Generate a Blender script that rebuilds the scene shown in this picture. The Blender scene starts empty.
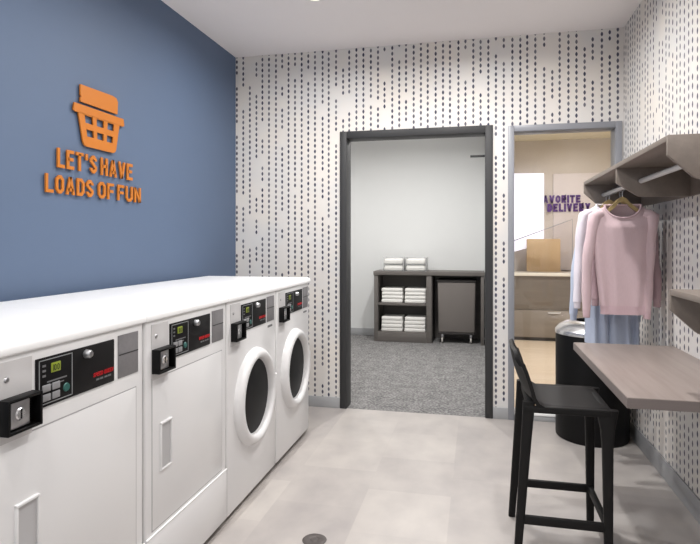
import bpy, bmesh, math, random
from mathutils import Vector, Matrix
random.seed(7)
PI = math.pi
scene = bpy.context.scene
COL = scene.collection

# ------------------------------------------------------------------ room numbers (metres)
XL, XR = -2.0137, 1.0637          # left (blue) and right wall
YB, YR = 4.4685, -2.2             # back wall (with the doors) and rear wall
ZC = 2.9503                       # ceiling
WT = 0.14                         # wall thickness
FX = -1.1716                      # front plane of the machines
EYE = 1.3637

# ------------------------------------------------------------------ materials
def lin(c):
    def f(v):
        v /= 255.0
        return v / 12.92 if v <= 0.04045 else ((v + 0.055) / 1.055) ** 2.4
    return (f(c[0]), f(c[1]), f(c[2]), 1.0)

class NT:
    """tiny node helper"""
    def __init__(self, name):
        self.m = bpy.data.materials.new(name); self.m.use_nodes = True
        self.t = self.m.node_tree; self.n = self.t.nodes; self.l = self.t.links
        self.b = self.n['Principled BSDF']
    def node(self, kind, **kw):
        x = self.n.new(kind)
        for k, v in kw.items(): setattr(x, k, v)
        return x
    def link(self, a, b): self.l.new(a, b)
    def val(self, sock, v):
        if hasattr(v, 'links') or hasattr(v, 'is_output'): self.link(v, sock)
        else: sock.default_value = v
    def math(self, op, a, b=None, c=None, clamp=False):
        x = self.node('ShaderNodeMath', operation=op, use_clamp=clamp)
        self.val(x.inputs[0], a)
        if b is not None: self.val(x.inputs[1], b)
        if c is not None: self.val(x.inputs[2], c)
        return x.outputs[0]
    def mix(self, f, a, b):
        x = self.node('ShaderNodeMix', data_type='RGBA')
        self.val(x.inputs[0], f); self.val(x.inputs[6], a); self.val(x.inputs[7], b)
        return x.outputs[2]
    def coords(self):
        return self.node('ShaderNodeTexCoord').outputs['Object']
    def mapping(self, v, scale):
        x = self.node('ShaderNodeMapping'); x.inputs['Scale'].default_value = scale
        self.link(v, x.inputs['Vector']); return x.outputs[0]
    def noise(self, v, scale, detail=3.0, rough=0.5):
        x = self.node('ShaderNodeTexNoise'); x.inputs['Scale'].default_value = scale
        x.inputs['Detail'].default_value = detail; x.inputs['Roughness'].default_value = rough
        self.link(v, x.inputs['Vector']); return x.outputs[0]
    def ramp(self, f, lo, hi):
        x = self.node('ShaderNodeMapRange'); self.link(f, x.inputs[0])
        x.inputs[1].default_value = lo; x.inputs[2].default_value = hi
        return x.outputs[0]
    def bump(self, h, strength=0.2, dist=0.005):
        x = self.node('ShaderNodeBump'); x.inputs['Strength'].default_value = strength
        x.inputs['Distance'].default_value = dist
        self.link(h, x.inputs['Height']); self.link(x.outputs[0], self.b.inputs['Normal'])

def plain(name, rgb, rough=0.5, metal=0.0, var=0.03, scale=6.0, emit=0.0, coat=0.0, spec=0.5):
    """one colour with a faint cloudy variation"""
    k = NT(name); c = lin(rgb)
    v = k.noise(k.coords(), scale, 2.0)
    k.link(k.mix(v, tuple(x * (1 - var) for x in c[:3]) + (1,), tuple(min(1, x * (1 + var)) for x in c[:3]) + (1,)), k.b.inputs['Base Color'])
    k.b.inputs['Roughness'].default_value = rough; k.b.inputs['Metallic'].default_value = metal
    k.b.inputs['Specular IOR Level'].default_value = spec
    if coat: k.b.inputs['Coat Weight'].default_value = coat
    if emit:
        k.b.inputs['Emission Color'].default_value = c; k.b.inputs['Emission Strength'].default_value = emit
    return k.m

def wood(name, dark, light, axis, rough=0.45):
    """fine straight grain running along one axis"""
    k = NT(name); co = k.coords()
    s = [14.0, 14.0, 14.0]; s[axis] = 0.9
    g = k.noise(k.mapping(co, s), 2.2, 6.0, 0.65)
    s2 = [5.0, 5.0, 5.0]; s2[axis] = 0.5
    g2 = k.noise(k.mapping(co, s2), 1.3, 2.0)
    f = k.math('ADD', k.math('MULTIPLY', k.ramp(g, .3, .7), .6), k.math('MULTIPLY', k.ramp(g2, .3, .7), .4), clamp=True)
    k.link(k.mix(f, lin(dark), lin(light)), k.b.inputs['Base Color'])
    k.b.inputs['Roughness'].default_value = rough
    return k.m

def wallpaper(name, u_axis):
    """cream paper printed with broken vertical strings of small navy lozenges"""
    k = NT(name); co = k.coords()
    sep = k.node('ShaderNodeSeparateXYZ'); k.link(co, sep.inputs[0])
    u = k.math('DIVIDE', k.math('ADD', sep.outputs[u_axis], 20.013), 0.0582)
    ci = k.math('FLOOR', u); cf = k.math('SUBTRACT', k.math('FRACT', u), 0.5)
    wn = k.node('ShaderNodeTexWhiteNoise', noise_dimensions='1D'); k.link(ci, wn.inputs['W'])
    wn2 = k.node('ShaderNodeTexWhiteNoise', noise_dimensions='1D'); k.link(k.math('ADD', ci, 77.7), wn2.inputs['W'])
    cf = k.math('ADD', cf, k.math('MULTIPLY', k.math('SUBTRACT', wn2.outputs[0], 0.5), 0.14))
    v = k.math('ADD', k.math('DIVIDE', k.math('ADD', sep.outputs[2], 5.0), 0.0462), k.math('MULTIPLY', wn.outputs[0], 9.0))
    vi = k.math('FLOOR', v); vf = k.math('SUBTRACT', k.math('FRACT', v), 0.5)
    # lozenge-ellipse
    du = k.math('DIVIDE', k.math('ABSOLUTE', cf), 0.155)
    dv = k.math('DIVIDE', k.math('ABSOLUTE', vf), 0.37)
    r = k.math('ADD', k.math('POWER', du, 1.5), k.math('POWER', dv, 1.6))
    dot = k.ramp(r, 1.12, 0.88)
    # runs and gaps along each column, a different rhythm per column
    comb = k.node('ShaderNodeCombineXYZ')
    k.link(k.math('MULTIPLY', ci, 3.77), comb.inputs[0]); k.link(k.math('MULTIPLY_ADD', wn2.outputs[0], 217.0, k.math('MULTIPLY', vi, 0.23)), comb.inputs[1])
    g = k.noise(comb.outputs[0], 1.0, 0.0)
    thr = k.math('MULTIPLY_ADD', wn.outputs[0], 0.31, 0.18)
    gate = k.math('GREATER_THAN', g, thr)
    mask = k.math('MULTIPLY', dot, gate)
    comb2 = k.node('ShaderNodeCombineXYZ'); k.link(ci, comb2.inputs[0]); k.link(vi, comb2.inputs[1])
    wn3 = k.node('ShaderNodeTexWhiteNoise', noise_dimensions='2D'); k.link(comb2.outputs[0], wn3.inputs['Vector'])
    mask = k.math('MULTIPLY', mask, k.math('MULTIPLY_ADD', wn3.outputs[0], 0.20, 0.80))
    ink = k.mix(wn3.outputs[0], lin((38, 41, 70)), lin((56, 58, 80)))
    base = k.mix(k.ramp(k.noise(co, 3.0, 3.0), .35, .65), lin((227, 221, 214)), lin((218, 216, 214)))
    k.link(k.mix(mask, base, ink), k.b.inputs['Base Color'])
    k.b.inputs['Roughness'].default_value = 0.75
    return k.m

def floor_tiles():
    k = NT('floor_tile'); co = k.coords()
    mp = k.node('ShaderNodeMapping'); mp.inputs['Rotation'].default_value = (0, 0, PI / 2)
    mp.inputs['Location'].default_value = (0.22, 0.13, 0); k.link(co, mp.inputs['Vector'])
    br = k.node('ShaderNodeTexBrick', offset=0.5)
    br.inputs['Color1'].default_value = (0, 0, 0, 1); br.inputs['Color2'].default_value = (1, 1, 1, 1)
    br.inputs['Mortar'].default_value = (.42, .42, .42, 1); br.inputs['Scale'].default_value = 1.0
    br.inputs['Mortar Size'].default_value = 0.0015; br.inputs['Mortar Smooth'].default_value = 0.6
    br.inputs['Brick Width'].default_value = 0.47; br.inputs['Row Height'].default_value = 0.45
    k.link(mp.outputs[0], br.inputs['Vector'])
    f = k.math('ADD', k.math('MULTIPLY', br.outputs['Color'], 0.42), k.math('MULTIPLY', k.ramp(k.noise(k.mapping(co, (3.5, 2.4, 1)), 1.5, 4.0), .3, .7), 0.58))
    k.link(k.mix(f, lin((161, 155, 153)), lin((191, 185, 179))), k.b.inputs['Base Color'])
    k.b.inputs['Roughness'].default_value = 0.42
    k.b.inputs['Specular IOR Level'].default_value = 0.35
    return k.m

def carpet():
    k = NT('grey_carpet'); co = k.coords()
    a = k.ramp(k.noise(co, 45.0, 3.0, 0.7), .42, .62)
    b = k.ramp(k.noise(co, 9.0, 2.0), .3, .7)
    f = k.math('ADD', k.math('MULTIPLY', a, .7), k.math('MULTIPLY', b, .3))
    k.link(k.mix(f, lin((84, 83, 84)), lin((158, 156, 154))), k.b.inputs['Base Color'])
    k.b.inputs['Roughness'].default_value = 0.95
    k.bump(a, 0.4, 0.004)
    return k.m

def glass_pane(name, tint=(250, 250, 251)):
    k = NT(name); k.n.remove(k.b)
    out = k.n['Material Output']
    tr = k.node('ShaderNodeBsdfTransparent'); tr.inputs[0].default_value = lin(tint)
    gl = k.node('ShaderNodeBsdfGlossy'); gl.inputs['Roughness'].default_value = 0.02
    fr = k.node('ShaderNodeFresnel'); fr.inputs[0].default_value = 1.45
    mx = k.node('ShaderNodeMixShader')
    k.link(fr.outputs[0], mx.inputs[0]); k.link(tr.outputs[0], mx.inputs[1]); k.link(gl.outputs[0], mx.inputs[2])
    k.link(mx.outputs[0], out.inputs['Surface'])
    return k.m

def frosted(name, rgb, amount):
    k = NT(name)
    out = k.n['Material Output']
    tr = k.node('ShaderNodeBsdfTransparent')
    k.b.inputs['Base Color'].default_value = lin(rgb); k.b.inputs['Roughness'].default_value = .2
    mx = k.node('ShaderNodeMixShader'); mx.inputs[0].default_value = amount
    k.link(tr.outputs[0], mx.inputs[1]); k.link(k.b.outputs[0], mx.inputs[2]); k.link(mx.outputs[0], out.inputs['Surface'])
    return k.m

def knit(name, rgb, rough=0.9):
    k = NT(name); co = k.coords(); c = lin(rgb)
    n = k.noise(k.mapping(co, (60, 60, 14)), 3.0, 2.0)
    k.link(k.mix(n, tuple(x * .93 for x in c[:3]) + (1,), tuple(min(1, x * 1.05) for x in c[:3]) + (1,)), k.b.inputs['Base Color'])
    k.b.inputs['Roughness'].default_value = rough
    k.b.inputs['Sheen Weight'].default_value = 0.15
    k.bump(n, 0.15, 0.002)
    return k.m

M = dict(
    blue=plain('blue_wall_paint', (87, 104, 130), .6, var=.03, scale=1.5),
    paper_back=wallpaper('dotted_wallpaper_back', 0),
    paper_right=wallpaper('dotted_wallpaper_right', 1),
    ceil=plain('ceiling_paint', (243, 238, 237), .8, var=.01),
    white_wall=plain('white_wall_paint', (226, 227, 226), .7, var=.01),
    beige_wall=plain('beige_wall_paint', (212, 202, 190), .7, var=.02),
    pale_wall=plain('pale_board_paint', (222, 212, 208), .6, var=.02),
    cream=plain('cream_ceiling_paint', (236, 226, 196), .7, var=.01),
    floor=floor_tiles(), carpet=carpet(),
    lobby_floor=wood('pale_wood_floor', (206, 186, 160), (226, 210, 188), 0),
    base=plain('grey_baseboard_vinyl', (166, 167, 169), .5, var=.02),
    frame_dark=plain('dark_grey_frame_paint', (56, 56, 57), .5, spec=.3, var=.02),
    frame_light=plain('light_grey_frame_paint', (140, 142, 148), .4, var=.02),
    enamel=plain('white_enamel', (224, 223, 223), .28, var=.006, coat=.2),
    enamel_lit=plain('lit_white_enamel', (246, 246, 246), .3, var=.004),  # lighter enamel copy; light falling on tops is put into the colour
    seam=plain('gap_shade_grey', (165, 164, 165), .7),  # grey stands for the shade in the door gap
    toe=plain('toe_gap_shade_black', (40, 40, 42), .7),  # black stands for the shade in the gap under the machines
    black_panel=plain('black_control_glass', (14, 13, 15), .5, spec=.2),
    panel_line=plain('grey_panel_print', (140, 142, 144), .5),
    grey_plate=plain('grey_instruction_plate', (122, 120, 122), .45, var=.12, scale=70),
    pale_plate=plain('pale_plate_and_shade', (196, 194, 194), .4),
    box_black=plain('black_coin_box_steel', (6, 6, 7), .5, spec=.2),
    steel=plain('brushed_steel', (176, 176, 178), .3, .9, var=.1, scale=40),
    chrome=plain('chrome', (222, 222, 223), .25, .85),
    lcd=plain('yellow_green_display', (132, 146, 42), .4, emit=.06),
    lcd_dark=plain('dark_display_segments', (52, 62, 16), .5),
    key=plain('pale_keypad_button', (140, 140, 142), .4),
    teal=plain('teal_start_button', (44, 96, 90), .4),
    red=plain('red_lettering', (196, 28, 34), .4),
    grey_ink=plain('grey_lettering', (110, 110, 112), .5),
    handle_grey=plain('grey_pull_plastic', (186, 185, 186), .4),
    door_glass=plain('smoked_door_glass', (9, 8, 10), .5, spec=.2, var=.3, scale=60),
    orange=plain('orange_sign_face', (194, 113, 26), .45, var=.02),
    stool=plain('charcoal_plastic', (27, 26, 26), .6, spec=.2, var=.04),
    counter=wood('taupe_counter_laminate', (128, 116, 110), (152, 140, 134), 1, .4),
    counter_edge=wood('taupe_counter_edge', (118, 108, 105), (132, 122, 118), 0, .5),
    rack=wood('taupe_rack_laminate', (116, 106, 98), (133, 122, 113), 1, .45),
    rod=plain('white_rod_enamel', (216, 214, 212), .35),
    bin=plain('black_bin_steel', (12, 12, 13), .45, spec=.2),
    hanger=plain('blond_hanger_wood', (178, 156, 108), .5, var=.08, scale=40),
    pink=knit('pink_knit', (212, 187, 191)), pink_rib=knit('pink_rib_knit', (209, 181, 187)),
    mauve=knit('mauve_knit', (182, 156, 162)),
    white_cloth=knit('white_cotton', (226, 220, 228)),
    blue_cloth=knit('pale_blue_cotton', (186, 196, 216)),
    towel=knit('white_terry', (236, 234, 230)),
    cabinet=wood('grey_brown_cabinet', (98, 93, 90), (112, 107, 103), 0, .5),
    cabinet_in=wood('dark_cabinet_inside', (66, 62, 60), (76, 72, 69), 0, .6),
    cart=plain('taupe_cart_fabric', (118, 112, 108), .8, var=.04),
    cart_rim=plain('dark_cart_rim', (48, 45, 44), .6),
    caster=plain('pale_caster_rubber', (190, 186, 180), .5),
    tray=frosted('clear_tray_acrylic', (225, 226, 226), .35),
    tray_end=plain('grey_tray_end', (182, 182, 182), .4),
    lobby_top=plain('white_stone_top', (238, 232, 218), .35, var=.02),
    lobby_front=wood('taupe_lobby_front', (112, 103, 93), (130, 121, 110), 0, .5),
    lobby_low=wood('taupe_lobby_drawer', (138, 129, 119), (152, 143, 132), 0, .5),
    tan=wood('tan_wood_box', (214, 182, 136), (226, 196, 150), 2, .5),
    glow_white=plain('white_glowing_panel', (236, 236, 248), .4, var=.0, emit=1.2),  # emission stands for a bright white shape, no known light source
    purple=plain('purple_lettering', (92, 58, 128), .5),
    glass=glass_pane('clear_door_glass'), guard=glass_pane('counter_guard_glass', (252, 251, 251)),
    lamp=plain('glowing_lamp_lens', (255, 246, 232), .5, var=0, emit=6.0),
    lamp_trim=plain('white_lamp_trim', (232, 230, 228), .5),
    drain=plain('dark_drain_iron', (92, 86, 84), .5, .5, var=.1, scale=60),
)

# ------------------------------------------------------------------ mesh helpers
class MB:
    def __init__(self): self.bm = bmesh.new()
    def _new(self, fn):
        t = bmesh.new(); fn(t)
        me = bpy.data.meshes.new('tmp'); t.to_mesh(me); t.free()
        self.bm.from_mesh(me); bpy.data.meshes.remove(me)
        return self
    def box(self, x0, x1, y0, y1, z0, z1, bev=0.0, seg=2):
        def fn(t):
            bmesh.ops.create_cube(t, size=1.0)
            for v in t.verts:
                v.co = Vector(((x0 + x1) / 2 + v.co.x * (x1 - x0), (y0 + y1) / 2 + v.co.y * (y1 - y0), (z0 + z1) / 2 + v.co.z * (z1 - z0)))
            if bev: bmesh.ops.bevel(t, geom=list(t.edges), offset=bev, segments=seg, profile=0.5, affect='EDGES', clamp_overlap=True)
        return self._new(fn)
    def prism(self, poly, axis, a, b, bev=0.0, seg=2):
        """poly: 2D outline; axis 0: (y,z) along x, 1: (x,z) along y, 2: (x,y) along z"""
        def at(p, q):
            return {0: (q, p[0], p[1]), 1: (p[0], q, p[1]), 2: (p[0], p[1], q)}[axis]
        def fn(t):
            A = [t.verts.new(at(p, a)) for p in poly]; B = [t.verts.new(at(p, b)) for p in poly]
            t.faces.new(A); t.faces.new(B[::-1])
            n = len(poly)
            for i in range(n): t.faces.new((A[i], B[i], B[(i + 1) % n], A[(i + 1) % n]))
            bmesh.ops.recalc_face_normals(t, faces=t.faces)
            if bev: bmesh.ops.bevel(t, geom=list(t.edges), offset=bev, segments=seg, profile=0.5, affect='EDGES', clamp_overlap=True)
        return self._new(fn)
    def tube(self, pts, r, n=12, caps=True):
        """round tube through points; r is one radius or a list"""
        pts = [Vector(p) for p in pts]
        R = r if isinstance(r, (list, tuple)) else [r] * len(pts)
        def fn(t):
            rings = []; up = None
            for i, p in enumerate(pts):
                d = (pts[min(i + 1, len(pts) - 1)] - pts[max(i - 1, 0)]).normalized()
                if up is None:
                    up = Vector((0, 0, 1)) if abs(d.z) < .9 else Vector((1, 0, 0))
                up = (up - d * up.dot(d)).normalized(); s = d.cross(up)
                rings.append([t.verts.new(p + (up * math.cos(2 * PI * j / n) + s * math.sin(2 * PI * j / n)) * R[i]) for j in range(n)])
            for a, b in zip(rings, rings[1:]):
                for j in range(n): t.faces.new((a[j], a[(j + 1) % n], b[(j + 1) % n], b[j]))
            if caps: t.faces.new(rings[0][::-1]); t.faces.new(rings[-1])
            bmesh.ops.recalc_face_normals(t, faces=t.faces)
        return self._new(fn)
    def lathe(self, prof, c, axis=2, n=48, close=False):
        """prof: list of (radius, height along axis)"""
        def fn(t):
            def P(r, h, a):
                u, v = r * math.cos(a), r * math.sin(a)
                return Vector(c) + Vector({2: (u, v, h), 0: (h, u, v), 1: (u, h, v)}[axis])
            rings = []
            for r, h in prof:
                if r < 1e-6: rings.append([t.verts.new(P(0, h, 0))])
                else: rings.append([t.verts.new(P(r, h, 2 * PI * j / n)) for j in range(n)])
            pairs = list(zip(rings, rings[1:])) + ([(rings[-1], rings[0])] if close else [])
            for a, b in pairs:
                for j in range(n):
                    q = [a[j % len(a)], a[(j + 1) % len(a)], b[(j + 1) % len(b)], b[j % len(b)]]
                    u = []
                    for w in q:
                        if w not in u: u.append(w)
                    if len(u) > 2: t.faces.new(u)
            bmesh.ops.recalc_face_normals(t, faces=t.faces)
        return self._new(fn)
    def grid(self, rows, closed_u=False, thick=0.0):
        """rows of 3D points -> surface; thick adds solid thickness"""
        def fn(t):
            V = [[t.verts.new(p) for p in r] for r in rows]
            n = len(rows[0])
            for a, b in zip(V, V[1:]):
                for j in range(n if closed_u else n - 1):
                    t.faces.new((a[j], a[(j + 1) % n], b[(j + 1) % n], b[j]))
            bmesh.ops.recalc_face_normals(t, faces=t.faces)
            if thick: bmesh.ops.solidify(t, geom=list(t.faces), thickness=thick)
        return self._new(fn)
    def build(self, name, mat, parent=None, label=None, smooth=35):
        me = bpy.data.meshes.new(name); self.bm.to_mesh(me); self.bm.free()
        mats = mat if isinstance(mat, list) else [mat]
        for m_ in mats: me.materials.append(M[m_])
        if smooth:
            for p in me.polygons: p.use_smooth = True
            me.set_sharp_from_angle(angle=math.radians(smooth))
        o = bpy.data.objects.new(name, me); COL.objects.link(o)
        if parent is not None: o.parent = parent
        if label: o['label'] = label
        return o

def thing(name, label, cat, loc, rz=0.0, group=None):
    o = bpy.data.objects.new(name, None); COL.objects.link(o)
    o.empty_display_size = 0.1
    o.location = loc; o.rotation_euler = (0, 0, rz)
    o['label'] = label; o['category'] = cat
    if group: o['group'] = group
    return o

def tag(o, label, cat, group=None):
    o['label'] = label; o['category'] = cat
    if group: o['group'] = group
    return o

def struct(o):
    o['kind'] = 'structure'; return o

def copy_tree(o, parent=None):
    c = o.copy(); COL.objects.link(c)
    if parent is not None: c.parent = parent
    for ch in list(o.children): copy_tree(ch, c)
    return c

# ------------------------------------------------------------------ stroke lettering
def ribbon(mb, pts, w, to3, closed=False):
    n = len(pts); P = [Vector((p[0], p[1])) for p in pts]; L = []; Rr = []
    for i in range(n):
        if closed: a, b = P[i - 1], P[(i + 1) % n]
        else: a, b = (P[i - 1] if i else None), (P[i + 1] if i < n - 1 else None)
        d1 = (P[i] - a).normalized() if a is not None else None
        d2 = (b - P[i]).normalized() if b is not None else None
        d1 = d1 or d2; d2 = d2 or d1
        n1 = Vector((-d1.y, d1.x)); n2 = Vector((-d2.y, d2.x)); m = (n1 + n2).normalized()
        k = w / 2 / max(.35, m.dot(n1))
        L.append(P[i] + m * k); Rr.append(P[i] - m * k)
    segs = [(i, (i + 1) % n) for i in range(n if closed else n - 1)]
    for i, j in segs: slab(mb, [L[i], L[j], Rr[j], Rr[i]], to3)

def slab(mb, poly, to3):
    def fn(t):
        A = [t.verts.new(to3(p[0], p[1], 0)) for p in poly]; B = [t.verts.new(to3(p[0], p[1], 1)) for p in poly]
        t.faces.new(A); t.faces.new(B[::-1]); k = len(poly)
        for i in range(k): t.faces.new((A[i], B[i], B[(i + 1) % k], A[(i + 1) % k]))
        bmesh.ops.recalc_face_normals(t, faces=t.faces)
    mb._new(fn)

def glyph(mb, ch, a, s, to3):
    """one condensed capital of width a, height 1 and stroke s"""
    h = s / 2; c = min(.16, a * .28)
    R = lambda pts, closed=False: ribbon(mb, pts, s, to3, closed)
    Q = lambda pts: slab(mb, pts, to3)
    loop = [(h + c, h), (a - h - c, h), (a - h, h + c), (a - h, 1 - h - c), (a - h - c, 1 - h), (h + c, 1 - h), (h, 1 - h - c), (h, h + c)]
    if ch == 'L': R([(h, 1), (h, h), (a, h)])
    elif ch == 'E': R([(a, 1 - h), (h, 1 - h), (h, h), (a, h)]); R([(h, .52), (a * .9, .52)])
    elif ch == 'F': R([(a, 1 - h), (h, 1 - h), (h, 0)]); R([(h, .5), (a * .9, .5)])
    elif ch == 'T': R([(0, 1 - h), (a, 1 - h)]); R([(a / 2, 1 - h), (a / 2, 0)])
    elif ch == "'": R([(a / 2, 1), (a / 2, .66)])
    elif ch == 'I': R([(a / 2, 1), (a / 2, 0)])
    elif ch == 'H': R([(h, 0), (h, 1)]); R([(a - h, 0), (a - h, 1)]); R([(h, .52), (a - h, .52)])
    elif ch == 'N':
        R([(h, 0), (h, 1)]); R([(a - h, 0), (a - h, 1)]); Q([(0, 1), (s * 1.05, 1), (a, 0), (a - s * 1.05, 0)])
    elif ch in 'OQ':
        R(loop, True)
        if ch == 'Q': Q([(a * .5, .22), (a * .7, .3), (a * 1.02, -.04), (a * .8, -.08)])
    elif ch == 'D': R([(h, h), (a - h - c, h), (a - h, h + c), (a - h, 1 - h - c), (a - h - c, 1 - h), (h, 1 - h)], True)
    elif ch == 'U': R([(h, 1), (h, h + c), (h + c, h), (a - h - c, h), (a - h, h + c), (a - h, 1)])
    elif ch == 'A': Q([(0, 0), (s, 0), (a / 2 + h, 1), (a / 2 - h, 1)]); Q([(a, 0), (a - s, 0), (a / 2 - h, 1), (a / 2 + h, 1)]); R([(a * .2, .27), (a * .8, .27)])
    elif ch == 'V': Q([(0, 1), (s, 1), (a / 2 + h, 0), (a / 2 - h, 0)]); Q([(a, 1), (a - s, 1), (a / 2 - h, 0), (a / 2 + h, 0)])
    elif ch == 'Y': Q([(0, 1), (s, 1), (a / 2 + h, .42), (a / 2 - h, .42)]); Q([(a, 1), (a - s, 1), (a / 2 - h, .42), (a / 2 + h, .42)]); R([(a / 2, .5), (a / 2, 0)])
    elif ch in 'PR':
        R([(h, 0), (h, 1 - h), (a - h - c, 1 - h), (a - h, 1 - h - c), (a - h, .46 + h + c), (a - h - c, .46), (h, .46)])
        if ch == 'R': Q([(a * .38, .46), (a * .72, .46), (a, 0), (a - s * 1.1, 0)])
    elif ch == 'S':
        R([(a - h, .70), (a - h, 1 - h - c), (a - h - c, 1 - h), (h + c, 1 - h), (h, 1 - h - c), (h, .66), (h + c, .55), (a - h - c, .46), (a - h, .35), (a - h, h + c), (a - h - c, h), (h + c, h), (h, h + c), (h, .30)])

def word_advances(text, gap, a=.62):
    w = {"'": .24, 'I': .22, 'L': a * .92, 'E': a * .94, 'F': a * .92, ' ': .22, 'A': a * 1.12, 'V': a * 1.1, 'T': a * 1.0, 'Y': a * 1.1}
    x = 0; out = []
    for ch in text:
        ww = w.get(ch, a)
        out.append((ch, x, ww)); x += ww + gap
    return out, x - gap

# ================================================================== THE ROOM
struct(MB().box(XL - WT, XR + WT, YR - WT, YB + .006, -.08, 0).build('floor', 'floor', smooth=0))
struct(MB().box(XL - WT, XR + WT, YR - WT, YB + WT, ZC, ZC + .08).build('ceiling', 'ceil', smooth=0))
struct(MB().box(XL - WT, XL, YR - WT, YB + WT, 0, ZC).build('wall_left', 'blue', smooth=0))
struct(MB().box(XR, XR + WT, YR - WT, YB, 0, ZC).build('wall_right', 'paper_right', smooth=0))
wr = MB(); wx0, wx1, wz0, wz1 = XL + .25, XR - .25, .45, 2.75
wr.box(XL, wx0, YR - WT, YR, 0, ZC); wr.box(wx1, XR, YR - WT, YR, 0, ZC); wr.box(wx0, wx1, YR - WT, YR, 0, wz0); wr.box(wx0, wx1, YR - WT, YR, wz1, ZC)
struct(wr.build('wall_rear', 'white_wall', smooth=0))
wf = MB()                                                          # added rear opening, out of view, lets world light in as ambient fill
for x in (wx0, wx1 - .05, (wx0 + wx1) / 2 - .025): wf.box(x, x + .05, YR - .10, YR - .04, wz0, wz1, .003)
for z in (wz0, wz1 - .05): wf.box(wx0 + .05, wx1 - .05, YR - .10, YR - .04, z, z + .05, .003)
struct(wf.build('fill_window_1', 'frame_light'))
D1 = (-1.0913, .1281, 2.2718); D2 = (.2407, 1.0518, 2.2596)      # outer edges of the two frames
I1, I2 = .03, .025
wb = MB()
wb.box(XL, D1[0] + I1, YB, YB + WT, 0, ZC)
wb.box(D1[1] - I1, D2[0] + I2, YB, YB + WT, 0, ZC)
wb.box(D2[1] - I2, XR + WT, YB, YB + WT, 0, ZC)
wb.box(D1[0] + I1, D1[1] - I1, YB, YB + WT, D1[2] - I1, ZC)
wb.box(D2[0] + I2, D2[1] - I2, YB, YB + WT, D2[2] - I2, ZC)
struct(wb.build('wall_back', 'paper_back', smooth=0))

def door_frame(name, d, face, mat, y0, y1, sill=None):
    m = MB()
    m.box(d[0], d[0] + face, y0, y1, 0, d[2], .003)
    m.box(d[1] - face, d[1], y0, y1, 0, d[2], .003)
    m.box(d[0] + face, d[1] - face, y0, y1, d[2] - face, d[2], .003)
    return struct(m.build(name, mat))
f1 = door_frame('door_1', D1, .058, 'frame_dark', YB - .012, YB + WT + .01)
f2 = door_frame('door_2', D2, .046, 'frame_light', YB - .012, YB + WT + .01)
MB().box(-.045, .072, 4.585, 4.60, 2.045, 2.062, .002).build('closer_arm', 'frame_dark', f1)
MB().box(D2[0] + .046, D2[1] - .046, YB + .0, YB + WT, .0, .040, .004).build('sill', 'base', f2, 'pale grey sill')
MB().box(D2[0] + .046, D2[1] - .046, YB - .004, YB + WT + .004, .040, .056, .003).build('sill_lit_top', 'enamel_lit', f2, 'sill top painted lit white')  # lobby light on the sill top, put into a whiter strip
MB().box(D2[0] + .046, D2[1] - .046, YB + .062, YB + .070, .055, D2[2] - .046).build('glass_pane', 'glass', f2, 'clear glass pane')
# baseboards
bb = MB(); bb.box(XL + .01, D1[0], YB - .010, YB, 0, .088, .002); bb.box(D1[1], D2[0], YB - .010, YB, 0, .088, .002)
struct(bb.build('baseboard_back', 'base'))
struct(MB().box(XR - .010, XR, YR + .01, YB - .011, 0, .115, .002).build('baseboard_right', 'base'))
struct(MB().box(XL, XL + .010, YR + .01, YB - .011, 0, .100, .002).build('baseboard_left', 'base'))

# ------------------------------------------------------------------ the carpeted store room beyond the open doorway
SY0, SY1 = YB + WT, 8.08
struct(MB().box(-3.0, .155, YB + .006, SY1, -.08, -.001).build('floor_storeroom', 'carpet', smooth=0))
struct(MB().box(-3.0, .155, SY1, SY1 + .1, 0, ZC).build('wall_storeroom_back', 'white_wall', smooth=0))
struct(MB().box(-3.1, -3.0, SY0, SY1 + .1, 0, ZC).build('wall_storeroom_left', 'white_wall', smooth=0))
struct(MB().box(-3.1, .155, SY0, SY1 + .1, ZC, ZC + .08).build('ceiling_storeroom', 'ceil', smooth=0))
struct(MB().box(.155, .215, SY0, 9.0, 0, ZC).build('wall_storeroom_right', 'white_wall', smooth=0))
struct(MB().box(-3.0, XL, SY0, SY0 + .02, 0, ZC).build('wall_storeroom_front', 'white_wall', smooth=0))
struct(MB().box(-3.0, -1.40, SY1 - .012, SY1, 0, .10, .002).build('baseboard_storeroom', 'base'))

# ------------------------------------------------------------------ the lobby beyond the glazed door
LY = 8.9
struct(MB().box(.215, 3.2, YB + .14, LY, -.08, -.001).build('floor_lobby', 'lobby_floor', smooth=0))
struct(MB().box(.215, 3.2, LY, LY + .1, 0, ZC).build('wall_lobby_back', 'beige_wall', smooth=0))
struct(MB().box(3.2, 3.3, SY0, LY + .1, 0, ZC).build('wall_lobby_right', 'beige_wall', smooth=0))
struct(MB().box(.155, 3.3, SY0, LY + .1, 2.905, 2.985).build('ceiling_lobby', 'cream', smooth=0))
struct(MB().box(XR + WT, 3.2, SY0 - .02, SY0, 0, ZC).build('wall_lobby_front', 'beige_wall', smooth=0))
struct(MB().box(1.134, 3.2, LY - .03, LY, .95, 2.394, .004).build('trim_1', 'pale_wall'))

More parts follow.
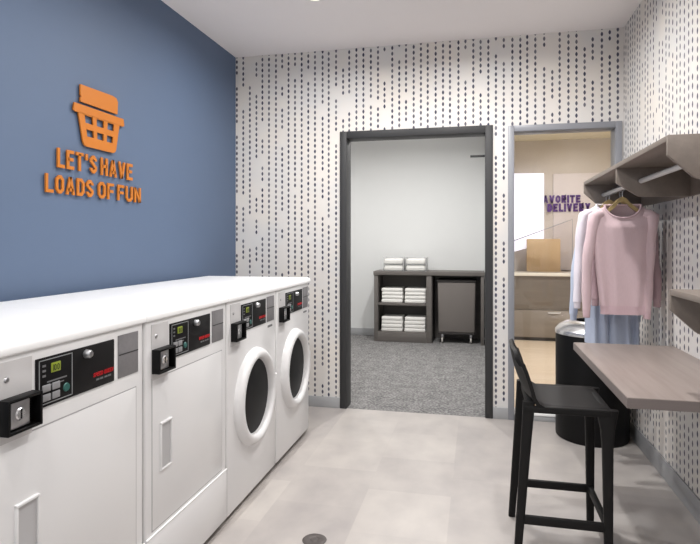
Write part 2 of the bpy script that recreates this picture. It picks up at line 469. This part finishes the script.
# ================================================================== LAUNDRY MACHINES
W = .683
def place_control(root):
    """control strip shared by all four machines; local x outwards, y along the row, z up"""
    p = MB().box(.0, .006, .167, .503, .906, 1.044, .002).build('control_panel', 'black_panel', root, 'black control panel')
    m = MB()
    for (y0, y1, z0, z1) in ((.175, .305, .914, .9165), (.175, .305, 1.0355, 1.038), (.175, .1775, .914, 1.038), (.3025, .305, .914, 1.038)):
        m.box(.0055, .0072, y0, y1, z0, z1)
    m.build('panel_outline', 'panel_line', p)
    d = MB().box(.0055, .0080, .220, .256, .997, 1.024, .001).build('display', 'lcd', p, 'glowing yellow-green display')
    m = MB()
    t3 = lambda ox: (lambda a, b, q: (.0078 + .0006 * q, ox + a * .018, 1.001 + b * .018))
    for ch_, ox in (('I', .2235), ('O', .230), ('O', .242)): glyph(m, ch_, .5, .16, t3(ox))
    m.build('digits', 'lcd_dark', p)
    m = MB()
    for z in (1.018, 1.004, .990): m.box(.0055, .0070, .188, .200, z, z + .006)
    m.box(.0055, .0068, .205, .282, .972, .976); m.box(.0055, .0068, .215, .270, .962, .965)
    m.build('legend', 'grey_ink', p)
    for (y, z) in ((.186, .948), (.222, .948), (.186, .922), (.222, .922)):
        MB().box(.0055, .0100, y, y + .030, z, z + .020, .002).build('button', 'key', p)
    MB().lathe([(.0, .0095), (.011, .0095), (.013, .0055)], (0, .280, .942), 0, 20).build('start_button', 'teal', p, 'round teal button')
    MB().lathe([(.0, .026), (.009, .025), (.0125, .020), (.0135, .006), (.017, .0055)], (0, .365, 1.022), 0, 28).build('knob', 'steel', p, 'round steel lock')
    m = MB(); adv, tot = word_advances('SPEED QUEEN', .13, .6)
    for ch, x, w in adv:
        if ch != ' ': glyph(m, ch, w, .16, lambda a, b, q, x=x: (.0058 + .0014 * q, .397 + (x + a + .18 * b) * .100 / (tot + .2), (.9415 + b * .0125)))
    m.build('red_lettering', 'red', p, 'red lettering')
    m = MB()
    for y in (.412, .430, .452, .470): m.box(.0055, .0068, y, y + .014, .9285, .934)
    m.build('small_lettering', 'grey_ink', p)
    g = MB().box(0, .0035, .528, .640, .906, 1.050, .001).build('instruction_plate', 'grey_plate', root, 'grey instruction plate')
    MB().box(.003, .0045, .530, .638, .982, .986).build('divider_line', 'frame_dark', g)
    q = MB().box(0, .003, .042, .155, .850, 1.058, .001).build('plate_and_box_shade', 'pale_plate', root, 'pale grey plate with painted shade under the coin box')  # below the coin box the plate stands for the box's shadow
    MB().lathe([(0, .008), (.006, .007), (.008, .003)], (0, .070, 1.012), 0, 18).build('rivet', 'steel', q)
    # coin box: hollow black frame with a recessed steel face
    m = MB(); y0, y1, z0, z1, P, T = .041, .156, .876, .966, .037, .008
    m.box(.003, P, y0, y0 + T, z0, z1, .002); m.box(.003, P, y1 - T, y1, z0, z1, .002)
    m.box(.003, P, y0 + T, y1 - T, z0, z0 + T, .002); m.box(.003, P, y0 + T, y1 - T, z1 - T, z1, .002)
    m.box(.003, .010, y0 + T, y1 - T, z0 + T, z1 - T)
    cb = m.build('coin_box', 'box_black', root, 'black coin box')
    fp = MB().box(.010, .027, .060, .122, .887, .955, .003).build('coin_face', 'steel', cb, 'steel coin face')
    MB().lathe([(0, .030), (.013, .030), (.017, .0265)], (0, .090, .922), 0, 24).build('coin_ring', 'chrome', fp)
    MB().box(.0295, .0312, .0885, .0915, .910, .936).build('coin_slot', 'box_black', fp)

def machine(name, label, cat, group, y0, kind):
    r = thing(name, label, cat, (FX, y0, 0), 0, group)
    b = -.775
    MB().box(b, 0, .006, W - .006, .028, 1.078, .012, 3).build('cabinet', 'enamel', r)
    MB().box(b + .03, -.035, .02, W - .02, 0, .030).build('plinth', 'toe', r, 'recessed plinth, black for the shadow gap')
    arc = lambda cx, cz, rr, a0, a1: [(cx + rr * math.cos(a0 + (a1 - a0) * k / 6), cz + rr * math.sin(a0 + (a1 - a0) * k / 6)) for k in range(7)]
    tp = [(b - .010, 1.112)] + arc(-.014, 1.088, .024, PI / 2, 0) + arc(.002, 1.080, .008, 0, -PI / 2) + [(b - .010, 1.072)]
    MB().prism(tp, 1, .0008, W - .0008).build('top_panel', 'enamel_lit', r)
    place_control(r)
    if kind == 'dryer':
        lp = MB().box(-.004, .005, .008, W - .008, .040, .272, .003).build('lower_panel', 'enamel', r)
        MB().box(.0, .0075, .006, W - .006, .272, .279, .002).build('panel_lip', 'enamel_lit', lp)
        d = MB().box(-.004, .0022, .050, W - .054, .292, .852, .0015, 2).build('door', 'enamel', r)
        m = MB()                                                # grey strips painted for shade in the narrow gap round the door
        for (y0_, y1_, z0_, z1_) in ((.046, .050, .288, .856), (W - .054, W - .050, .288, .856), (.050, W - .054, .852, .856), (.050, W - .054, .288, .292)): m.box(-.003, .0006, y0_, y1_, z0_, z1_)
        m.build('door_gap', 'seam', d, 'grey gap line')
        m = MB()                                                # pull: a raised surround round a recessed grip
        m.box(.0015, .011, .095, .102, .500, .678, .002); m.box(.0015, .011, .168, .175, .500, .678, .002)
        m.box(.0015, .0125, .095, .175, .672, .680, .002); m.box(.0015, .011, .095, .175, .497, .504, .002)
        h = m.build('handle', 'enamel', d)
        MB().box(.0015, .0045, .101, .169, .503, .673).build('grip', 'handle_grey', h, 'grey recessed grip')
    else:
        cy, cz = W / 2, .537
        prof = [(.258, .0), (.256, .012), (.250, .026), (.240, .037), (.226, .043), (.213, .041), (.203, .032), (.198, .018), (.196, .004)]
        d = MB().lathe(prof, (0, cy, cz), 0, 72).build('door', 'enamel', r, 'round white door ring', smooth=60)
        MB().lathe([(0, .016), (.06, .015), (.12, .012), (.17, .008), (.197, .005)], (0, cy, cz), 0, 64).build('door_glass', 'door_glass', d, 'dark round door glass', smooth=60)
        MB().box(.0, .030, cy + .262, cy + .282, cz - .05, cz + .06, .007, 3).build('door_latch', 'enamel', d)
        MB().box(0, .002, .545, .615, .872, .884).build('badge', 'grey_ink', r, 'small grey badge')
    return r

g1 = 'coin-operated dryers in the machine row'; g2 = 'coin-operated washers in the machine row'
machine('clothes_dryer', 'white coin-operated dryer with rectangular door, first and nearest machine of the row', 'dryer', g1, 1.128, 'dryer')
machine('clothes_dryer', 'second white coin-operated dryer, rectangular door, directly beside the round-door washers', 'dryer', g1, 1.811, 'dryer')
machine('washing_machine', 'white washer with round dark door, beside the rectangular-door dryer', 'washing machine', g2, 2.494, 'washer')
machine('washing_machine', 'white washer with round dark door, last of the row by the dotted wall', 'washing machine', g2, 3.177, 'washer')

# ================================================================== WALL SIGN
sg = thing('wall_sign', 'orange raised sign on the blue wall: laundry basket above LET\'S HAVE LOADS OF FUN', 'sign', (XL, 2.68, 1.606))
SK = (2.0137 - .016) / 2.0137
def s3(y, z, q): return (.008 + .008 * q, y * SK - 2.68, EYE + (z - EYE) * SK - 1.606)
def sign_prism(polys, name, lab=None):
    m = MB()
    for p in polys: slab(m, p, s3)
    return m.build(name, 'orange', sg, lab)
# basket: rim, tapered wall with 3 x 2 openings
def body_x(z):                                                     # left/right edge at height z
    t = (2.05 - z) / (2.05 - 1.885)
    return 2.519 + .040 * t, 2.866 - .034 * t
bz = [2.052, 2.040, 1.995, 1.963, 1.926, 1.870]
polys = [[(2.484, 2.046), (2.492, 2.085), (2.902, 2.085), (2.910, 2.046)],
         [(2.484, 2.046), (2.910, 2.046), (2.897, 2.040), (2.497, 2.040)]]
def band(z1, z0):
    a, b = body_x(z1), body_x(z0); return [(a[0], z1), (a[1], z1), (b[1], z0), (b[0], z0)]
polys += [band(2.042, 2.036), band(1.996, 1.963)]
l, r_ = body_x(1.926)
polys += [[(l, 1.926), (r_, 1.926), (2.834, 1.893), (2.826, 1.880), (2.808, 1.872), (2.582, 1.872), (2.566, 1.880), (2.557, 1.893)]]
cols = [(.0, .135), (.325, .415), (.60, .69), (.865, 1.0)]
for z1, z0 in ((2.036, 1.996), (1.963, 1.926)):
    a, b = body_x(z1), body_x(z0)
    for c0, c1 in cols:
        f = lambda e, c: e[0] + (e[1] - e[0]) * c
        polys.append([(f(a, c0), z1), (f(a, c1), z1), (f(b, c1), z0), (f(b, c0), z0)])
sign_prism(polys, 'basket_icon')
sign_prism([[(2.537, 2.100), (2.537, 2.122), (2.546, 2.128), (2.537, 2.134), (2.537, 2.190), (2.800, 2.196), (2.836, 2.190), (2.850, 2.172), (2.846, 2.100)]], 'towel_icon')
for text, ya, yb, z0, hh in (("LET'S", 2.374, 2.668, 1.735, .097), ('HAVE', 2.703, 2.992, 1.735, .097),
                             ('LOADS', 2.296, 2.640, 1.606, .091), ('OF', 2.680, 2.815, 1.606, .091), ('FUN', 2.850, 3.077, 1.606, .091)):
    adv, tot = word_advances(text, .17, .60)
    k = (yb - ya) / tot
    for ch, x, w in adv:
        m = MB()
        glyph(m, ch, w * k / hh, .172, lambda a, b, q, x=x: s3(ya + x * k + a * hh, z0 + b * hh, q))
        m.build('letter', 'orange', sg)

# ================================================================== COUNTER, RACKS
ct = thing('wall_counter', 'taupe wood-look counter fixed to the right wall, black stool at its left', 'counter', (.545, 2.235, .752))
MB().box(0, XR - .545, 0, 1.165, .001, .040, .0025).build('counter_top', 'counter', ct)
MB().box(-.0015, XR - .545, -.0015, 1.1665, .000, .037).build('edge_band', 'counter_edge', ct, 'darker edge band')

def rack_profile(front, z1, z0):
    return [(front, z1), (XR, z1), (XR, z0), (front + .125, z0), (front + .105, z0 + .004), (front + .086, z0 + .014), (front, z1 - .076)]
def rack(label, loc_y0, loc_y1, front, z1, mids, with_rod):
    r = thing('wall_rack', label, 'shelf', (0, 0, 0))
    z0 = z1 - .171; t = .020
    MB().box(front, XR, loc_y0 + t, loc_y1 - t, z1 - .022, z1, .0015).build('shelf_board', 'rack', r)
    for y in [loc_y0] + mids + [loc_y1 - t]:
        top = z1 if y in (loc_y0, loc_y1 - t) else z1 - .022
        MB().prism(rack_profile(front + (.0 if top == z1 else .004), top, z0), 1, y, y + t, .0015).build('side_panel', 'rack', r)
    MB().box(XR - .018, XR, loc_y0 + t, loc_y1 - t, z0 + .002, z1 - .022).build('back_board', 'rack', r)
    if with_rod:
        MB().tube([(.82, loc_y0 + t, 1.676), (.82, loc_y1 - t, 1.676)], .0125, 16).build('hanging_rod', 'rod', r, 'white hanging rod')
    return r
rack('long taupe wall rack with a white rod and clothes on hangers', 2.30, 3.98, .700, 1.766, [3.10], True)
rack('short taupe shelf on the right wall, lower than the clothes rack, above the counter', .70, 2.29, .700, 1.190, [], False)

# ================================================================== CLOTHES
def hanger(y, cx, label):
    h = thing('clothes_hanger', label, 'hanger', (cx, y, 1.5), 0, 'wooden hangers on the white rod')
    rows = []
    for i in range(-8, 9):
        x = i / 8 * .165
        z = .100 - .55 * abs(x) - .06 * (abs(x) / .165) ** 2 + (.012 if abs(i) < 2 else 0)
        hh = .013 if abs(i) < 8 else .008
        rows.append([(x, -.006, z - hh), (x, .006, z - hh), (x, .006, z + hh), (x, -.006, z + hh)])
    MB().grid(rows, True).build('hanger_arms', 'hanger', h, 'blond wooden arms')
    pts = [(0, 0, .108), (0, 0, .150)]
    dx = .82 - cx
    for k in range(0, 11):
        a = -PI / 2 + k / 10 * 1.35 * PI
        pts.append((dx + .0162 * math.cos(a) * 1.0, 0, .176 + .0162 * math.sin(a)))
    MB().tube(pts, .0022, 8).build('hook', 'steel', h, 'steel hook')
    return h

def garment(name, label, cat, y, cx, zn, length, sh, hem, depth, mats, sleeves=None, seed=0, neck=.060, fold=.010, nf=5, dip=.040, rib=True, group=None, slv_len=None):
    """hanging top: lofted body, neckband, hem band, two sleeves with cuffs. Local origin at the neck centre."""
    rnd = random.Random(seed); ph = [rnd.uniform(0, 6.28) for _ in range(4)]
    r = thing(name, label, cat, (cx, y, zn), 0, group)
    N = 64
    def ring(hw, hd, z, amp, neckdip=0.0):
        out = []
        for j in range(N):
            a = 2 * PI * j / N
            ca, sa = math.cos(a), math.sin(a)
            x = hw * math.copysign(abs(ca) ** .8, ca); yy = hd * math.copysign(abs(sa) ** .75, sa)
            w = math.sin(nf * x / max(hw, .01) * 1.9 + ph[0] + z * 2.0) * .6 + math.sin(nf * 1.7 * x / max(hw, .01) * 1.5 + ph[1]) * .4
            yy += amp * w * (1 if sa < 0 else .6)
            zz = z - neckdip * max(0, -sa)
            out.append((x, yy, zz))
        return out
    prof = [(neck, .022, -.000, 0, dip), (neck + .010, .024, -.006, 0, dip * .96), (neck + (sh - neck) * .35, .028, -.020, 0, dip * .55), (neck + (sh - neck) * .70, .033, -.036, .0, dip * .15), (sh * .98, .037, -.056, fold * .1, 0), (sh * 1.0, .040, -.085, fold * .2, 0)]
    prof = [(q[0], q[1], q[2], q[3], max(0.0, q[2] + dip + .010 * k)) for k, q in enumerate(prof)]
    steps = 12
    for i in range(1, steps + 1):
        t = i / steps
        hw = sh * .99 + (hem - sh * .99) * t
        prof.append((hw, .042 + (depth - .042) * t, -.085 - (length - .085 - (.05 if rib else 0)) * t, fold * (.25 + .75 * t), max(0.0, -.085 - (length - .135) * t + dip + .010 * (5 + i))))
    MB().grid([ring(*p) for p in prof], True, .0).build('bodice', mats[0], r, smooth=80)
    hw, hd, zl, am, _ = prof[-1]
    if rib:
        MB().grid([ring(hw, hd, zl, am), ring(hw * .97, hd * .96, zl - .012, am * .5), ring(hw * .965, hd * .95, zl - .042, am * .5), ring(hw * .97, hd * .93, zl - .050, am * .5)], True).build('hem_band', mats[1], r, smooth=80)
    nb = []
    for j in range(40):
        a = 2 * PI * j / 40
        nb.append((neck * 1.06 * math.cos(a), .021 * math.sin(a), .001 - (dip + .001) * max(0, -math.sin(a))))
    nb.append(nb[0])
    MB().tube(nb, .0062, 8, False).build('neckband', mats[1], r, smooth=80)
    L = slv_len or length
    for s in (-1, 1):
        out = sleeves[0 if s < 0 else 1]
        if out is None: continue
        pts, rad = [(s * sh * .60, -.002, -.046), (s * sh * .76, -.003, -.054)], [.022, .030]
        for i in range(13):
            t = i / 12
            x = s * (sh * .88 + (out - sh * .88) * (1 - (1 - t) ** 2.2)) + .003 * math.sin(7 * t + ph[2] + s)
            pts.append((x, -.004 + .006 * math.sin(5 * t + ph[3]), -.066 - (L - .083) * t)); rad.append(.034 - .011 * t + .002 * math.sin(16 * t + ph[0]))
        sl = MB().tube(pts, rad, 18, False).build('sleeve', mats[0], r, smooth=80)
        e = pts[-1]
        MB().tube([(e[0], e[1], e[2] + .005), (e[0], e[1], e[2] - .005), (e[0], e[1], e[2] - .035), (e[0], e[1], e[2] - .04)], [.022, .0205, .0195, .018], 18, True).build('cuff', mats[1], sl, smooth=80)
    return r

hanger(3.45, .814, 'blond wooden hanger holding the pink sweater, nearest on the rod')
hanger(3.55, .825, 'blond wooden hanger holding the mauve sweater behind the pink one')
hanger(3.66, .790, 'blond wooden hanger holding the white blouse behind the sweaters')
hanger(3.79, .800, 'blond wooden hanger farthest along the rod, holding the pale blue dress')
g = 'tops on the clothes rack'
garment('sweater', 'pale pink long-sleeved sweater hanging frontmost on the rack', 'sweater', 3.45, .816, 1.575, .622, .176, .122, .036, ('pink', 'pink_rib'), (.196, .128), 3, neck=.090, dip=.074, group=g)
garment('sweater', 'mauve long-sleeved sweater hanging just behind the pink sweater', 'sweater', 3.55, .835, 1.572, .560, .164, .125, .034, ('mauve', 'mauve'), (.150, .184), 9, group=g)
garment('blouse', 'white long-sleeved blouse hanging behind the mauve sweater', 'blouse', 3.66, .780, 1.592, .61, .150, .130, .034, ('white_cloth', 'white_cloth'), (.172, .150), 5, rib=False, group=g)
garment('dress', 'long pale blue dress hanging last on the rack, its hem near the black bin', 'dress', 3.79, .832, 1.580, .85, .155, .158, .060, ('blue_cloth', 'blue_cloth'), (.228, .150), 6, fold=.022, nf=8, rib=False, group=g, slv_len=.69)

# ================================================================== BIN
tb = thing('trash_bin', 'tall round black bin with a silver domed lid in the corner', 'trash bin', (.795, 4.212, 0))
MB().lathe([(0, 0), (.232, 0), (.238, .006), (.240, .02), (.240, .715), (.236, .722), (.0, .722)], (0, 0, 0), 2, 64).build('bin_body', 'bin', tb)
ld = MB().lathe([(.236, .722), (.243, .724), (.244, .748), (.238, .756), (.215, .782), (.180, .803), (.150, .812), (.118, .815), (.112, .808), (.110, .79), (.0, .79)], (0, 0, 0), 2, 64).build('lid', 'chrome', tb, 'silver domed lid', smooth=40)
MB().lathe([(0, .7915), (.108, .7915), (.109, .808), (.114, .8155), (.117, .816), (.119, .8145)], (0, 0, 0), 2, 48).build('opening', 'bin', ld, 'black opening')

# ================================================================== STOOL
st = thing('bar_stool', 'charcoal plastic bar stool with low curved back beside the counter', 'stool', (.366, 2.705, 0))
prof = [(.190, .645), (.192, .656), (.184, .666), (.12, .670), (.04, .667), (-.04, .667), (-.085, .672), (-.118, .686), (-.140, .708), (-.157, .738), (-.170, .772), (-.180, .805), (-.188, .838), (-.194, .87), (-.198, .892)]
rows = []
for i, (x, z) in enumerate(prof):
    t = i / (len(prof) - 1)
    hw = .208 if i < 8 else .208 - .012 * (i - 7) / 7
    row = []
    for j in range(25):
        u = -1 + 2 * j / 24
        dish = -.010 * (1 - u * u) if 2 <= i <= 8 else 0
        roll = -.010 * max(0, abs(u) - .85) / .15 if i < 9 else 0
        top = -.030 * max(0, abs(u) - .75) ** 2 / .0625 * (i >= 13)
        xin = .034 * (u * u) * math.sin(min(1, max(0, (i - 5.5) / 9.5)) * PI)
        cx_ = 0 if i > 2 else -.012 * max(0, abs(u) - .7) ** 2 / .09
        row.append((x + xin + cx_, u * hw, z + dish + roll + top))
    rows.append(row)
MB().grid(rows, False, .016).build('seat', 'stool', st, smooth=50)
m = MB()
for s in (-1, 1): m.box(-.165, .184, s * .196 - .011, s * .196 + .011, .634, .664, .006)
m.box(.160, .186, -.196, .196, .634, .660, .006); m.box(-.150, -.120, -.19, .19, .634, .680, .008)
m.build('seat_rim', 'stool', st)
def stool_leg(fx, fy, tx, ty, ztop, gus=.020):
    rows = []
    for k in range(9):
        t = k / 8; z = ztop * (1 - t)
        x = tx + (fx - tx) * t; y = ty + (fy - ty) * t
        a = .0235 - .0075 * t; b = .0185 - .003 * t
        if t < .25: a += gus * (1 - t / .25) ** 2
        ring = []
        for q in range(16):
            an = 2 * PI * (q + .5) / 16; c, s = math.cos(an), math.sin(an)
            ring.append((x + a * math.copysign(abs(c) ** .45, c), y + b * math.copysign(abs(s) ** .45, s), z))
        rows.append(ring)
    mb = MB().grid(rows, True)
    bmesh.ops.holes_fill(mb.bm, edges=[e for e in mb.bm.edges if e.is_boundary]); bmesh.ops.recalc_face_normals(mb.bm, faces=mb.bm.faces)
    return mb
for s in (-1, 1):
    stool_leg(-.192, s * .193, -.143, s * .187, .680, .002).build('leg', 'stool', st)
    stool_leg(.174, s * .193, .170, s * .186, .662).build('leg', 'stool', st)
for s in (-1, 1):
    MB().box(-.172, .165, s * .191 - .011, s * .191 + .011, .152, .190, .006).build('stretcher', 'stool', st)
MB().box(.162, .184, -.185, .185, .152, .190, .006).build('stretcher', 'stool', st)

# ================================================================== FLOOR DRAIN
dr = MB().lathe([(0, .004), (.018, .004), (.020, .0025), (.024, .004), (.045, .0035), (.052, .003), (.056, .0005)], (0, 0, 0), 2, 40).build('floor_drain', 'drain')
dr.location = (-.722, 2.462, 0)
tag(dr, 'small round dark drain cover set in the tiled floor', 'drain cover')

# ================================================================== STORE ROOM FURNITURE
X0, X1, CY0, CY1 = -1.373, .105, 7.60, SY1
cb = thing('storage_cabinet', 'grey-brown open cabinet with towel shelves and a cart bay, against the white wall', 'cabinet', (X0, CY0, 0))
c = lambda x: x - X0
d = CY1 - CY0
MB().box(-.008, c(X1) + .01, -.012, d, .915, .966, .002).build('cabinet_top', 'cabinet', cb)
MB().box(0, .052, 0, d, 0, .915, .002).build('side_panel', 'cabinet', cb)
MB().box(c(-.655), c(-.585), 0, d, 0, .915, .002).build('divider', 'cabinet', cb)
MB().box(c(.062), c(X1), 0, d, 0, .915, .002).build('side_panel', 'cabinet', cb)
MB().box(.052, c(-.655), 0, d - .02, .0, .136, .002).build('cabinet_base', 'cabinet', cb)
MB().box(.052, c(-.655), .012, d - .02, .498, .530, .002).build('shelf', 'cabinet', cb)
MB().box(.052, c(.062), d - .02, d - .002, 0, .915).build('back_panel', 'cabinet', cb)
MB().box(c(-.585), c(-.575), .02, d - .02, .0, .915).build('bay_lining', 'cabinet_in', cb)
kt = thing('laundry_cart', 'taupe fabric laundry cart parked in the right bay of the cabinet', 'cart', (-.257, 7.83, 0))
def taper(hx0, hy0, z0, hx1, hy1, z1, bev):
    mb = MB().box(-1, 1, -1, 1, 0, 1)
    for v in mb.bm.verts:
        t = v.co.z; v.co = Vector((v.co.x * (hx0 + (hx1 - hx0) * t), v.co.y * (hy0 + (hy1 - hy0) * t), z0 + (z1 - z0) * t))
    bmesh.ops.bevel(mb.bm, geom=list(mb.bm.edges), offset=bev, segments=3, profile=.5, affect='EDGES', clamp_overlap=True)
    return mb
taper(.240, .17, .145, .252, .185, .835, .018).build('bag', 'cart', kt)
MB().box(-.262, .262, -.195, .195, .822, .858, .012, 3).build('rim', 'cart_rim', kt, 'dark rim')
MB().box(-.245, .245, -.175, .175, .118, .146, .006).build('cart_base', 'cart_rim', kt)
for sx in (-1, 1):
    for sy in (-1, 1):
        w_ = MB().lathe([(0, -.012), (.030, -.012), (.036, -.006), (.036, .006), (.030, .012), (0, .012)], (sx * .190, sy * .14, .037), 0, 20).build('caster', 'caster', kt, 'pale caster wheel')
        MB().box(sx * .190 - .016, sx * .190 + .016, sy * .14 - .012, sy * .14 + .012, .070, .119, .003).build('caster_fork', 'steel', w_)

def towel_mesh(seed, w, dp, h):
    rn = random.Random(seed); mb = MB().box(-w / 2, w / 2, 0, dp, 0, h, h * .28, 3)
    for v in mb.bm.verts:
        v.co.x += .003 * math.sin(v.co.y * 30 + rn.uniform(0, 6)) + rn.uniform(-.001, .001)
        v.co.y += .003 * math.sin(v.co.x * 25 + seed)
    mb.box(-w / 2 + .012, w / 2 - .012, -.0015, .05, h * .47, h * .53)     # the fold line on the front
    return mb
names4 = ['bottom', 'second from bottom', 'third from bottom', 'topmost']
for xs, xw in ((-1.128, .292), (-.812, .288)):
    side = 'left' if xs < -1 else 'right'
    for zb, lev in ((.531, 'upper'), (.137, 'lower')):
        for k in range(4):
            o = towel_mesh(k + int(zb * 100), xw * (1 - .006 * k), .30, .0500).build('folded_towel', 'towel')
            o.location = (xs + random.uniform(-.004, .004), CY0 + .035 + random.uniform(0, .006), zb + k * .0502)
            tag(o, 'white folded towel, %s of the %s stack on the %s cabinet shelf' % (names4[k], side, lev), 'towel', 'folded towels in the cabinet')
for xs, side in ((-1.112, 'left'), (-.808, 'right')):
    t = thing('storage_tray', 'clear two-tier tray on the cabinet top, %s of the pair' % side, 'tray', (xs, CY0 + .05, .966), 0, 'clear trays on the cabinet')
    MB().box(-.138, .138, 0, .28, .001, .008, .002).build('tray_floor', 'tray', t)
    MB().box(-.138, .138, 0, .28, .092, .098, .002).build('tray_floor', 'tray', t)
    MB().box(.136, .146, 0, .28, .001, .190, .002).build('tray_end', 'tray_end', t, 'grey end wall')
    MB().box(-.144, -.136, 0, .28, .001, .190, .002).build('tray_end', 'tray', t)
    MB().box(-.136, .136, .272, .28, .008, .190).build('tray_back', 'tray', t)
    for zz, lv in ((.009, 'lower'), (.099, 'upper')):
        o = towel_mesh(5, .262, .24, .072).build('folded_towel', 'towel')
        o.location = (xs, CY0 + .065, .966 + zz)
        tag(o, 'white folded linen in the %s tier of the %s clear tray' % (lv, side), 'towel', 'folded linen in the clear trays')

# ================================================================== LOBBY FURNITURE
lc = thing('lobby_counter', 'taupe counter with a white top, seen through the glazed door', 'counter', (.22, 8.10, 0))
MB().box(.02, 2.7, -.02, .52, .898, .938, .004).build('counter_top', 'lobby_top', lc, 'white top')
MB().box(.02, 2.7, .02, .50, .43, .898).build('front_panel', 'lobby_front', lc)
dw = MB().box(.02, 2.7, .0, .50, .05, .425, .004).build('drawer', 'lobby_low', lc, 'lighter lower drawer front')
MB().box(.745, .905, -.03, .0, .385, .400, .004).build('handle', 'rod', dw, 'white bar handle')
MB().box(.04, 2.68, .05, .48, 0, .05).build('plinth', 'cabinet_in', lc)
bx = MB().box(0, .46, 0, .10, 0, .475, .004).build('wooden_box', 'tan'); bx.location = (.725, 8.50, .938)
tag(bx, 'tall tan wooden box standing on the lobby counter', 'box')
gd = thing('counter_guard', 'clear guard with a slanting grey top rail standing on the lobby counter', 'glass guard', (.515, 8.24, .938))
MB().prism([(0, 0), (.79, 0), (.79, .745), (0, .445)], 1, 0, .008).build('guard_pane', 'guard', gd)
m = MB(); m.tube([(0, .004, .445), (.79, .004, .745), (.79, .004, 0)], .006, 8); m.build('guard_rail', 'frame_light', gd, 'grey slanting rail')
lp = MB().prism([(.558, 1.222), (.984, 1.348), (.984, 2.386), (.558, 2.397)], 1, 8.72, 8.80, .003).build('glow_panel', 'glow_white')  # glowing slab added for a bright white shape behind the glass
tag(lp, 'made-up glowing white panel with a slanted lower edge before the lobby wall', 'glow panel')
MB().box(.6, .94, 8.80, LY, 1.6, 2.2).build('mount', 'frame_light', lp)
ws = thing('wall_lettering', 'purple raised words FAVORITE DELIVERY on the lobby wall', 'sign', (1.134, LY - .03, 1.82))
for text, xa, xb, z0, hh in (('FAVORITE', .905, 1.516, 1.955, .114), ('DELIVERY', 1.047, 1.655, 1.822, .122)):
    adv, tot = word_advances(text, .14, .72); k = (xb - xa) / tot
    for ch, x, w in adv:
        m = MB()
        glyph(m, ch, w * k / hh, .25, lambda a, b, q, x=x: (xa + x * k + a * hh - 1.134, -.002 - .012 * (1 - q), z0 + b * hh - 1.82))
        m.build('letter', 'purple', ws)

# ================================================================== LAMPS
def spot(x, y, power, z=ZC, size=.10, spread=2.9, col=(1, .985, .97), label=None):
    r = thing('recessed_downlight', label, 'ceiling light', (x, y, z), 0, 'recessed ceiling downlights')
    MB().lathe([(.068, -.001), (.070, -.006), (.090, -.006), (.094, -.001)], (0, 0, 0), 2, 36).build('trim_ring', 'lamp_trim', r)
    MB().lathe([(0, -.002), (.069, -.002), (.069, -.0005), (0, -.0005)], (0, 0, 0), 2, 36).build('lens', 'lamp', r)
    L = bpy.data.lights.new('downlight_lamp', 'AREA'); L.shape = 'DISK'; L.size = size; L.energy = power; L.spread = spread; L.color = col
    o = bpy.data.objects.new('downlight_lamp', L); COL.objects.link(o)
    o.location = (x, y, z - .012)
    return r
P = 22.5
where = {(-1.01, 3.45): 'above the last washer', (.0, 3.45): 'between the last washer and the clothes rack', (-1.01, 2.0): 'above the dryers', (.30, 2.0): 'above the floor left of the counter',
         (-1.01, .5): 'left of the room behind the dryers', (.30, .5): 'right of the room behind the counter'}
gain = {(-1.01, 3.45): 1.2, (.0, 3.45): 1.7, (-1.01, 2.0): .85, (.30, 2.0): 1.25, (-1.01, .5): .6, (.30, .5): .55}
for (x, y), wv in where.items():
    spot(x, y, P * gain[(x, y)], label='round recessed ceiling downlight ' + wv)
spot(-1.0, -1.2, P, label='round recessed ceiling downlight at the rear left')
spot(.3, -1.2, P, label='round recessed ceiling downlight at the rear right')
spot(-.65, 6.3, 50, label='round recessed ceiling downlight in the store room', spread=2.9)
spot(-1.9, 6.3, 36, label='round recessed ceiling downlight at the left of the store room', spread=2.9)
spot(1.2, 6.6, 55, z=2.905, label='round recessed ceiling downlight in the lobby', spread=2.9)
spot(1.35, 8.0, 11, z=2.905, label='added fill downlight over the lobby counter', spread=2.9)  # lamp added to brighten the lobby back wall
spot(1.2, 5.2, 28, z=2.905, label='round recessed ceiling downlight in the lobby near the glazed door', spread=2.9)

# ================================================================== WORLD, CAMERA, VIEW
w = bpy.data.worlds.new('World'); scene.world = w; w.use_nodes = True
w.node_tree.nodes['Background'].inputs[0].default_value = (.95, .97, 1, 1); w.node_tree.nodes['Background'].inputs[1].default_value = 1.5  # world light, the ambient fill through the added rear opening
cam = bpy.data.cameras.new('Camera'); co = bpy.data.objects.new('Camera', cam); COL.objects.link(co)
cam.sensor_fit = 'HORIZONTAL'; cam.sensor_width = 36; cam.lens = 558.9 / 700 * 36
cam.shift_y = -(272 - 242.3) / 700
cam.clip_start = .02
co.location = (0, 0, EYE); co.rotation_euler = (PI / 2, 0, .2217)
scene.camera = co
scene.view_settings.view_transform = 'Standard'; scene.view_settings.look = 'None'
scene.view_settings.gamma = 1.0; scene.view_settings.use_curve_mapping = False
scene.view_settings.exposure = -0.47
